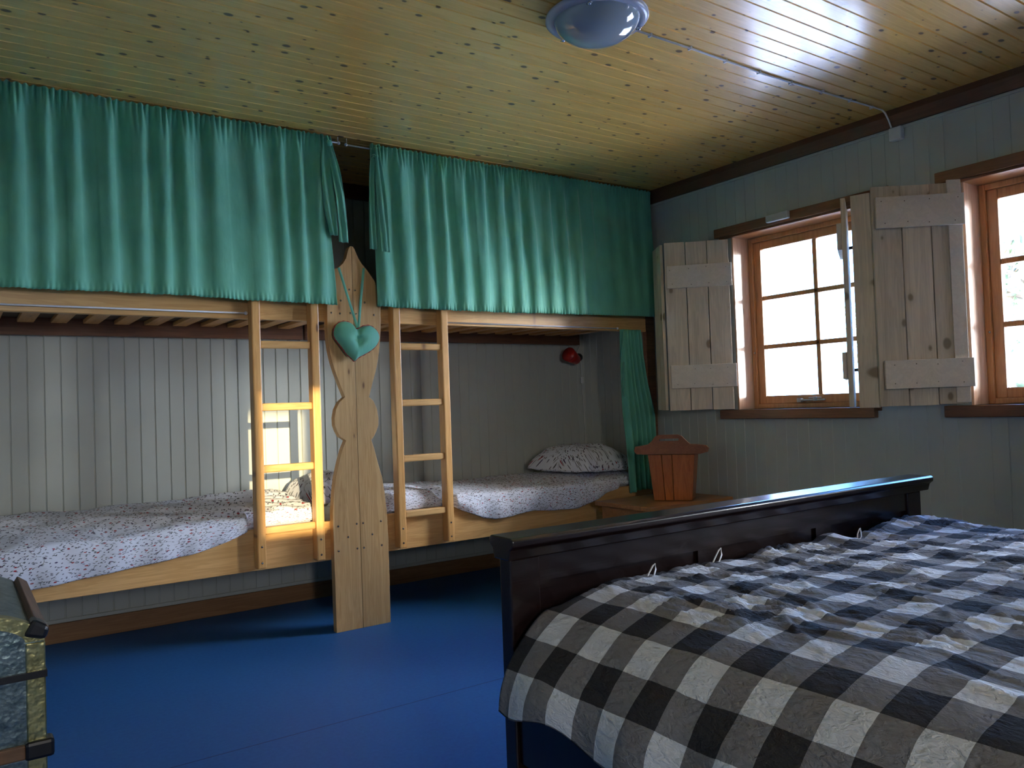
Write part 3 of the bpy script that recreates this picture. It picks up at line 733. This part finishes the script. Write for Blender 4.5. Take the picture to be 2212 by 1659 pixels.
# ------------------------------------------------------------------ reading lamp above the pillow
t = thing('reading_lamp', (3.77, 4.59, 1.43), 'small red and black spot lamp on the wall above the plump pillow', 'lamp')
b = B(); cyl(b, (3.79, 4.598, 1.435), (3.79, 4.575, 1.435), .032, .03, 20); sphere(b, (3.79, 4.565, 1.435), .030, 14); cyl(b, (3.79, 4.56, 1.435), (3.70, 4.50, 1.43), .012); obj('wall_mount', b, 'black', t, smooth=True)
ax = Vector((-.80, -.28, .30)).normalized(); c0 = Vector((3.725, 4.50, 1.405))
b = B(); tube(b, [c0-ax*.0, c0+ax*.02, c0+ax*.07, c0+ax*.13, c0+ax*.128, c0+ax*.06], [.022, .036, .043, .052, .049, .036], 24, caps=True); obj('lamp_shade', b, 'redplastic', t, smooth=True)
b = B(); tube(b, [c0+ax*.127, c0+ax*.132], [.052, .053], 24, caps=False); tube(b, [c0+ax*.115, c0+ax*.117], [.047, .047], 24); obj('shade_opening', b, 'black', t, smooth=True)
b = B(); tube(b, [(3.79, 4.585, 1.47), (3.81, 4.588, 1.50), (3.83, 4.59, 1.54)], .0022, 6); tube(b, [(3.80, 4.56, 1.41), (3.815, 4.57, 1.38), (3.822, 4.575, 1.33), (3.825, 4.575, 1.2), (3.832, 4.578, 1.05), (3.838, 4.58, .92), (3.84, 4.58, .72)], .0022, 6); obj('lamp_cord', b, 'white', t, smooth=True)
b = B(); box(b, 3.812, 3.834, 4.568, 4.584, 1.24, 1.29); obj('cord_switch', b, 'white', t, .004)

# ------------------------------------------------------------------ bench and lidded tub
t = thing('corner_bench', (3.5, 3.48, 0), 'low brown wooden bench in the corner carrying the lidded tub', 'bench')
b = B(); box(b, 3.17, 3.855, 3.235, 3.72, .475, .50); obj('bench_top', b, 'bench', t, .004)
b = B(); box(b, 3.21, 3.235, 3.26, 3.70, .003, .475); obj('side_panel', b, 'bench', t, .003)
b = B(); box(b, 3.82, 3.845, 3.26, 3.70, .003, .475); obj('side_panel', b, 'bench', t, .003)
b = B(); box(b, 3.235, 3.82, 3.27, 3.29, .36, .475); obj('apron', b, 'bench', t, .003)

t = thing('wooden_tub', (3.575, 3.41, .50), 'orange-brown lidded wooden tub with bracket handle standing on the corner bench', 'tub')
fr = Vector((.60, -.80, 0)); nr = Vector((.80, .60, 0)); c0 = Vector((3.555, 3.425, .503))
def loc(u, v, z): return c0+fr*u+nr*v+Vector((0, 0, z-.503))
def frustum(b, u0, u1, v0, v1, z0, U0, U1, V0, V1, z1):
    A = [b.verts.new(loc(*p, z0)) for p in ((u0, v0), (u1, v0), (u1, v1), (u0, v1))]; C = [b.verts.new(loc(*p, z1)) for p in ((U0, V0), (U1, V0), (U1, V1), (U0, V1))]
    b.faces.new(A[::-1]); b.faces.new(C)
    for i in range(4): b.faces.new((A[i], A[(i+1) % 4], C[(i+1) % 4], C[i]))
bw, tw = .112, .136
for i, (p, q) in enumerate(((-1, -.42), (-.40, .03), (.05, 1))):
    b = B(); frustum(b, p*bw, q*bw, -.095, -.075, .503, p*tw, q*tw, -.125, -.105, .775); obj('stave', b, 'bin', t, .003)
b = B(); frustum(b, -bw, bw, .075, .095, .503, -tw, tw, .105, .125, .775); obj('stave', b, 'bin', t, .003)
for s in (-1, 1):
    b = B(); frustum(b, *(sorted((s*bw, s*(bw-.018)))), -.074, .074, .503, *(sorted((s*tw, s*(tw-.018)))), -.104, .104, .775); obj('stave', b, 'bin', t, .003)
b = B(); frustum(b, -.17, .17, -.135, .135, .777, -.17, .17, -.13, .13, .797); lid = obj('lid', b, 'binlid', t, .005)
prof = [(-.215,.800),(-.205,.826),(-.165,.832),(-.130,.838),(-.105,.860),(-.085,.885),(-.060,.893),(.045,.893),(.07,.882),(.092,.858),(.115,.838),(.16,.834),(.205,.828),(.222,.812),(.215,.780),(.17,.774),(-.2,.778)]
b = B()
hole = [(-.062, .856), (.050, .856), (.050, .870), (-.062, .870)]
def plate(b, poly, v0, v1):
    A = [b.verts.new(loc(u, v0, z)) for u, z in poly]; C = [b.verts.new(loc(u, v1, z)) for u, z in poly]
    b.faces.new(A); b.faces.new(C[::-1]); n = len(poly)
    for i in range(n): b.faces.new((A[i], C[i], C[(i+1) % n], A[(i+1) % n]))
plate(b, [(-.215,.800),(-.205,.826),(-.165,.832),(-.130,.838),(-.118,.848),(-.062,.856),(.050,.856),(.103,.848),(.115,.838),(.16,.834),(.205,.828),(.222,.812),(.215,.790),(.17,.778),(-.2,.780)], -.139, -.112)
plate(b, [(-.118,.848),(-.105,.860),(-.085,.885),(-.075,.889),(-.062,.870),(-.062,.856)], -.139, -.112)
plate(b, [(-.062,.870),(-.075,.889),(-.060,.893),(.045,.893),(.062,.887),(.050,.870)], -.139, -.112)
plate(b, [(.050,.870),(.062,.887),(.07,.882),(.092,.858),(.103,.848),(.050,.856)], -.139, -.112)
obj('lid_handle', b, 'binlid', lid)

# ------------------------------------------------------------------ shutters
def leaf(parent, name_prefix, origin, ang, L, z0, z1, nb, th=.018, mat='shut', side=1):
    d = Vector((-math.sin(ang), math.cos(ang), 0)); nrm = Vector((-d.y, d.x, 0))*side
    def bar(b, a, c_, n0, n1, p, q):
        vs = []
        for z in (p, q):
            for (s, k) in ((a, n0), (c_, n0), (c_, n1), (a, n1)): vs.append(b.verts.new(Vector((origin[0], origin[1], 0))+d*s+nrm*k+Vector((0, 0, z))))
        for f in ((3,2,1,0),(4,5,6,7),(0,1,5,4),(1,2,6,5),(2,3,7,6),(3,0,4,7)): b.faces.new([vs[i] for i in f])
    wb = L/nb
    for i in range(nb):
        b = B(); bar(b, i*wb+.0022, (i+1)*wb-.0022, 0, th, z0+random.uniform(-.003, .003), z1+random.uniform(-.003, .003)); obj('board', b, mat, parent, .002)
    return bar, (lambda s, k, z: Vector((origin[0], origin[1], 0))+d*s+nrm*k+Vector((0, 0, z)))
def nails(bt, pt, s0, s1, k, z0, z1):
    for z in (z0+.022, z1-.022):
        for i in range(4):
            c = pt(s0+.03+(s1-s0-.06)*i/3+random.uniform(-.012, .012), k, z+random.uniform(-.006, .006)); b = B(); sphere(b, c, .0026, 6); obj('nail_head', b, 'screw', bt)
# 1: left of window one, swung out about 45 degrees, its folding outer leaf turned back to the wall
t = thing('window_shutter', (3.86, 3.19, 1.03), 'pale board shutter folded open on the bunk side of the far window', 'shutter', 'limed board shutters')
A1 = math.radians(44.8); o1 = (3.855, 3.195)
bar, pt = leaf(t, 'a', o1, A1, .385, 1.03, 2.058, 3, side=1)
b = B(); bar(b, -.012, .372, .018, .034, 1.775, 1.913); bt = obj('batten', b, 'batten', t, .002); nails(bt, pt, 0, .372, .034, 1.775, 1.913)
b = B(); bar(b, -.018, .368, .018, .034, 1.165, 1.305); bt = obj('batten', b, 'batten', t, .002); nails(bt, pt, 0, .368, .034, 1.165, 1.305)
e1 = (o1[0]-.39*math.sin(A1), o1[1]+.39*math.cos(A1))
leaf(t, 'b', e1, -math.radians(32), .20, 1.035, 2.05, 2, side=1)
for z in (1.81, 1.20):
    b = B(); bar(b, -.016, -.002, -.006, .012, z, z+.07); obj('hinge', b, 'chrome', t)
# 2: left shutter of window two
t = thing('window_shutter', (3.86, 1.84, 1.03), 'large grey board shutter swung out between the two windows with an upright edge strip', 'shutter', 'limed board shutters')
A2 = math.radians(49.5); o2 = (3.855, 1.842)
bar, pt = leaf(t, 'a', o2, A2, .395, 1.032, 2.062, 3, side=1)
b = B(); bar(b, -.004, .058, .0185, .028, 1.040, 2.075); obj('edge_strip', b, 'batten', t, .002)
b = B(); bar(b, -.008, .385, .0285, .046, 1.862, 2.008); bt = obj('batten', b, 'batten', t, .002); nails(bt, pt, 0, .385, .046, 1.862, 2.008)
b = B(); bar(b, -.018, .375, .0285, .046, 1.112, 1.245); bt = obj('batten', b, 'batten', t, .002); nails(bt, pt, 0, .375, .046, 1.112, 1.245)
e2 = (o2[0]-.397*math.sin(A2), o2[1]+.397*math.cos(A2)-.004)
leaf(t, 'b', e2, math.radians(16), .092, 1.03, 2.045, 1, th=.03, side=-1)
# 3: right shutter of window one, standing edge-on to the viewer
t = thing('window_shutter', (3.86, 2.37, 1.03), 'board shutter seen nearly edge-on at the inner side of the far window', 'shutter', 'limed board shutters')
A3 = math.radians(120.5); o3 = (3.86, 2.405)
bar, pt = leaf(t, 'a', o3, A3, .36, 1.032, 2.045, 3, side=-1, th=.022)
for z in (1.80, 1.17):
    b = B(); bar(b, .03, .34, .022, .045, z, z+.13); obj('batten', b, 'batten', t, .002)
for z in (1.86, 1.22):
    b = B(); box(b, XW-.012, XW-.006, 2.27, 2.41, z-.008, z+.008); obj('hinge_strap', b, 'black', t)

# ------------------------------------------------------------------ double bed
t = thing('double_bed', (1.9, .45, 0), 'dark stained wooden double bed with panelled footboard and moulded top rail', 'bed')
def darkprism(name, pts, a, c_, ax='X', bev=.003):
    b = B(); prism(b, pts, ax, a, c_); return obj(name, b, 'darkbed', t, bev)
darkprism('top_rail', [(1.505, .776), (1.505, .789), (1.512, .795), (1.598, .795), (1.605, .788), (1.605, .776), (1.592, .766), (1.585, .742), (1.525, .742), (1.518, .766)], 1.035, 2.875)
b = B(); box(b, 1.13, 2.75, 1.540, 1.575, .68, .742); box(b, 1.13, 2.75, 1.540, 1.575, .27, .35); box(b, 1.68, 1.76, 1.541, 1.575, .35, .68); box(b, 2.22, 2.30, 1.541, 1.575, .35, .68); obj('footboard_frame', b, 'darkbed', t)
for a, c_ in ((1.13, 1.68), (1.76, 2.22), (2.30, 2.75)):
    b = B(); box(b, a, c_, 1.550, 1.563, .35, .68); obj('footboard_panel', b, 'darkbed', t)
def leg(x, y, h_, w_=.085):
    b = B(); box(b, x, x+w_, y, y+.045, .25, h_); vs = box(b, x, x+w_, y, y+.045, 0, .25)
    for v in vs[:4]: v.co.x += .014*(1 if v.co.x < x+.02 else -1); v.co.y += .006*(1 if v.co.y < y+.02 else -1)
    obj('bed_post', b, 'darkbed', t, .004)
leg(1.045, 1.533, .742); leg(2.750, 1.533, .742); leg(1.045, -.66, 1.05); leg(2.750, -.66, 1.05)
b = B(); box(b, 1.13, 2.75, -.65, -.62, .25, 1.0); obj('headboard', b, 'darkbed', t, .004)
for x in (1.055, 2.79):
    b = B(); box(b, x, x+.03, -.61, 1.532, .275, .43); obj('side_rail', b, 'darkbed', t, .003)
b = B(); box(b, 1.086, 2.789, -.60, 1.53, .30, .32); obj('bed_base', b, 'pine_y', t)
b = B(); box(b, 1.092, 2.784, -.60, 1.48, .322, .565); bmesh.ops.bevel(b, geom=b.edges[:], offset=.03, segments=3, affect='EDGES')
tag(obj('mattress', b, 'mattress', None, smooth=True), 'thick cream mattress hidden under the checked duvet on the dark double bed', 'mattress')
b = B(); box(b, 1.12, 1.75, .55, 1.42, .002, .012); tag(obj('floor_mat', b, 'mat', None, .003), 'beige mat on the blue floor under the dark double bed', 'mat')

# duvet ------------------------------------------------
PROF = [(.918, .476), (.926, .515), (.953, .558), (.992, .597), (1.042, .637), (1.085, .655), (1.14, .668), (1.20, .676), (1.30, .678), (1.5, .681), (1.8, .686), (2.1, .685), (2.45, .682), (2.68, .672), (2.77, .645), (2.83, .59), (2.86, .52), (2.87, .46)]
PROF = [(x*1.07, 1.1-(1.1-z)*1.07) for x, z in PROF if x < 2.6]+[(2.78, .635), (2.85, .60), (2.90, .54), (2.925, .47), (2.93, .41)]
def resample(pr, n):
    P = [Vector(p) for p in pr]; d = [0]
    for a, c_ in zip(P, P[1:]): d.append(d[-1]+(c_-a).length)
    out = []
    for i in range(n):
        s = d[-1]*i/(n-1); k = 0
        while k < len(d)-2 and d[k+1] < s: k += 1
        u = (s-d[k])/(d[k+1]-d[k]); p0 = P[max(k-1, 0)]; p1 = P[k]; p2 = P[k+1]; p3 = P[min(k+2, len(P)-1)]
        out.append((.5*((2*p1)+(p2-p0)*u+(2*p0-5*p1+4*p2-p3)*u*u+(3*p1-p0-3*p2+p3)*u**3), s))
    return out
NU, NV = 330, 300
RS = resample(PROF, NU); Y0, Y1 = -.50, 1.512
def duv(u, v):
    i = int(round(u*(NU-1))); p, s = RS[i]; y = Y0+(Y1-Y0)*v
    a = RS[max(i-1, 0)][0]; c_ = RS[min(i+1, NU-1)][0]; tg = (c_-a).normalized(); nx_, nz_ = -tg.y, tg.x
    top = sstep(.26, .42, s)
    q1 = s-.35*y; q2 = s+.15*y
    r = NZ(q1*2.2, y*1.8, 1.0)*.013
    r += NZ(q1*8.0, y*3.0, 2.0)*.008
    cr_ = 1-abs(NZ(q1*12+5+.6*NZ(y*5, s*5), y*3.4, 4.0))*2.4
    r += max(0, cr_)**2.5*.0085*(.6+.8*NZ(s*3, y*3, 8))
    cr2 = 1-abs(NZ(q2*24, y*8, 6.0))*2.2
    r += max(0, cr2)**3*.0065*max(0, .5+1.2*NZ(s*4, y*4, 9))
    cr3 = 1-abs(NZ(q1*40+2*NZ(s*9, y*9), y*15, 16.0))*2.2
    r += max(0, cr3)**2*.0048*max(0, .5+1.5*NZ(s*6, y*6, 19))
    # side drop: soft vertical flutes
    side = .010*math.sin(y*2*math.pi/.27+1.0+1.5*NZ(y*3, 0, 2))*sstep(.20, .0, s) if s < .25 else 0
    h_ = r*top+side+.004*NZ(s*6, y*6, 3)*(1-top)
    # rise of humps near the footboard end
    e = sstep(1.22, 1.46, y)*top
    h_ += e*(.008*NZ(s*7, 3.3, 1.0)+.022*math.exp(-((p.x-2.19)/.05)**2)-.020*math.exp(-((p.x-2.34)/.06)**2)+.018*sstep(2.42, 2.58, p.x)-.004)
    end = sstep(1.475, 1.512, y)
    z = p.y+nz_*h_; x = p.x+nx_*h_
    if end > 0 and s > .18: z -= .022*end*end*sstep(.22, .34, s)
    hemv = .012*math.sin(y*2*math.pi/.31)+.008*NZ(y*5, 7, 7)
    if s < .08: z += hemv*(1-s/.08)
    return (x, y, z)
b = grid(NU, NV, duv, lambda u, v: (RS[int(round(u*(NU-1)))][1], Y0+(Y1-Y0)*v))
dv = obj('checked_duvet', b, 'check', None, solid=.014, smooth=True)
tag(dv, 'crumpled black grey and white checked duvet spread over the dark double bed', 'duvet')
for x, z, w_ in ((1.43, .665, 1), (1.675, .668, 1.2), (2.345, .655, .7)):
    b = B(); pts = [(x-.022*w_, 1.470, z-.022), (x-.006, 1.474, z-.002), (x+.012*w_, 1.476, z+.016*w_), (x+.020*w_, 1.476, z+.020*w_), (x+.022*w_, 1.476, z+.006), (x+.008, 1.470, z-.010), (x-.012, 1.466, z-.022)]
    tube(b, pts, .0022, 6); obj('fastening_loop', b, 'sheet', dv, smooth=True)['label'] = 'small white fabric loop'

# ------------------------------------------------------------------ trunk
t = thing('metal_trunk', (-.18, 2.58, 0), 'dome-lidded trunk of hammered tin with brass edges and wooden slats', 'trunk')
TX0, TX1, TY0, TY1 = -.52, .165, 2.25, 2.93
dome = [(TX1, .575)]+[(-.177+.342*math.cos(a), .575+.10*math.sin(a)) for a in [math.radians(q) for q in range(12, 169, 12)]]+[(TX0, .575)]
b = B(); prism(b, [(TX0, .04), (TX1, .04)]+dome[:1]+dome[1:-1]+dome[-1:], 'Y', TY0, TY1); obj('trunk_body', b, 'tin', t, .004)
# brass angle edging on the near face
def arc_strip(b, r0, r1, y0, y1):
    P = [(TX1-(.342-.342)*0, .575)]
    inner = [(-.177+(.342-.036)*math.cos(a), .575+(.10-.030)*math.sin(a)) for a in [math.radians(q) for q in range(0, 181, 6)]]
    outer = [(-.177+(.342+.004)*math.cos(a), .575+(.10+.004)*math.sin(a)) for a in [math.radians(q) for q in range(0, 181, 6)]]
    for i in range(len(inner)-1): prism(b, [outer[i], outer[i+1], inner[i+1], inner[i]], 'Y', y0, y1)
b = B(); arc_strip(b, 0, 0, TY0-.004, TY0+.03); obj('edge_band', b, 'brass', t)['label'] = 'brass edging over the domed end'
b = B(); box(b, TX1-.036, TX1+.005, TY0-.005, TY0+.036, .04, .572); obj('corner_band', b, 'brass', t, .003)
b = B(); box(b, TX0-.005, TX0+.036, TY0-.005, TY0+.036, .04, .572); obj('corner_band', b, 'brass', t, .003)
b = B(); box(b, TX0-.006, TX1+.008, TY0-.009, TY0-.001, .488, .505); box(b, TX1+.001, TX1+.008, TY0, TY1, .488, .505); obj('lid_strap', b, 'black', t, .001)
b = B(); box(b, TX0, TX1-.04, TY0-.016, TY0-.001, .305, .338); obj('front_slat', b, 'slat_brown', t, .003)
b = B(); box(b, TX1-.042, TX1+.020, TY0-.020, TY0+.03, .300, .343); obj('slat_cap', b, 'black', t, .008)
b = B(); prism(b, [(TX1-.03, .60), (TX1-.005, .588), (TX1+.012, .604), (TX1-.015, .625)], 'Y', TY0+.02, TY1); obj('lid_slat', b, 'slat_dark', t, .003)
b = B(); prism(b, [(TX1-.042, .590), (TX1+.006, .575), (TX1+.016, .606), (TX1-.02, .630)], 'Y', TY0-.012, TY0+.05); obj('slat_cap', b, 'black', t, .010)
for x, z in ((-.02, .668), (-.19, .679)):
    b = B(); box(b, x-.02, x+.02, TY0+.02, TY1, z-.012, z+.012); obj('lid_slat', b, 'slat_dark', t, .003)
b = B(); prism(b, [(-.177+(.342-.03)*math.cos(math.radians(q)), .577+(.100)*math.sin(math.radians(q))) for q in range(22, 165, 8)], 'Y', TY0+.035, TY1-.005); obj('lid_boards', b, 'trunktop', t)
b = B(); box(b, TX0+.03, TX1-.03, TY0+.03, TY1-.03, 0, .045); obj('trunk_base', b, 'slat_dark', t)

# ------------------------------------------------------------------ outdoors
b = B(); box(b, -60, 120, -80, 80, -.75, -.65); struct('ground_snow', b, 'snow')
def bush(name, x, y, h, label, seed, nb=9, leaves=700, spread=1.0, z0=-.65, conifer=False):
    random.seed(seed); t = thing(name, (x, y, z0), label, 'tree', 'trees outside the windows')
    b = B(); tube(b, [(x, y, z0), (x+.05, y, z0+h*.4), (x, y+.05, z0+h*.95)], [.03+.006*h, .02+.004*h, .008], 6)
    tips = []
    for i in range(nb):
        z = z0+h*(.12+.8*i/nb); a = random.uniform(0, 6.28); L = spread*(1-.75*i/nb if conifer else .55+.3*random.random())
        q = Vector((x+math.cos(a)*L, y+math.sin(a)*L, z+(.0 if conifer else .5)*L+.1)); p = Vector((x, y, z))
        tube(b, [p, p.lerp(q, .5)+Vector((0, 0, .05)), q], [.035, .022, .010], 4); tips.append((p, q))
        for j in range(5):
            r = p.lerp(q, random.uniform(.3, 1)); s = r+Vector((random.uniform(-.3, .3), random.uniform(-.3, .3), random.uniform(.05, .45)))*spread; tube(b, [r, s], [.014, .007], 3); tips.append((r, s))
    obj('branches', b, 'bark', t)
    b = B()
    for i in range(leaves):
        p, q = random.choice(tips); c = p.lerp(q, random.uniform(.2, 1.05))+Vector([random.gauss(0, .06) for _ in range(3)])
        d1 = Vector([random.gauss(0, 1) for _ in range(3)]).normalized()*.06; d2 = Vector([random.gauss(0, 1) for _ in range(3)]).normalized()*.04
        b.faces.new([b.verts.new(c-d1), b.verts.new(c+d2), b.verts.new(c+d1), b.verts.new(c-d2)])
    obj('foliage', b, 'leaf', t)
bush('garden_tree', 8.0, 2.95, 3.6, 'leafy tree outside seen through the nearer window', 3, 14, 1500, 1.1)
bush('garden_tree', 13.0, 5.2, 4.6, 'taller tree outside farther from the nearer window', 5, 16, 1300, 1.3)
bush('garden_tree', 11.5, 6.1, 2.2, 'low bush outside seen in the lower panes of the far window', 8, 10, 800, .7)
bush('garden_tree', 14.5, 8.6, 4.4, 'slender evergreen outside beyond the far window', 11, 18, 1200, .9, conifer=True)
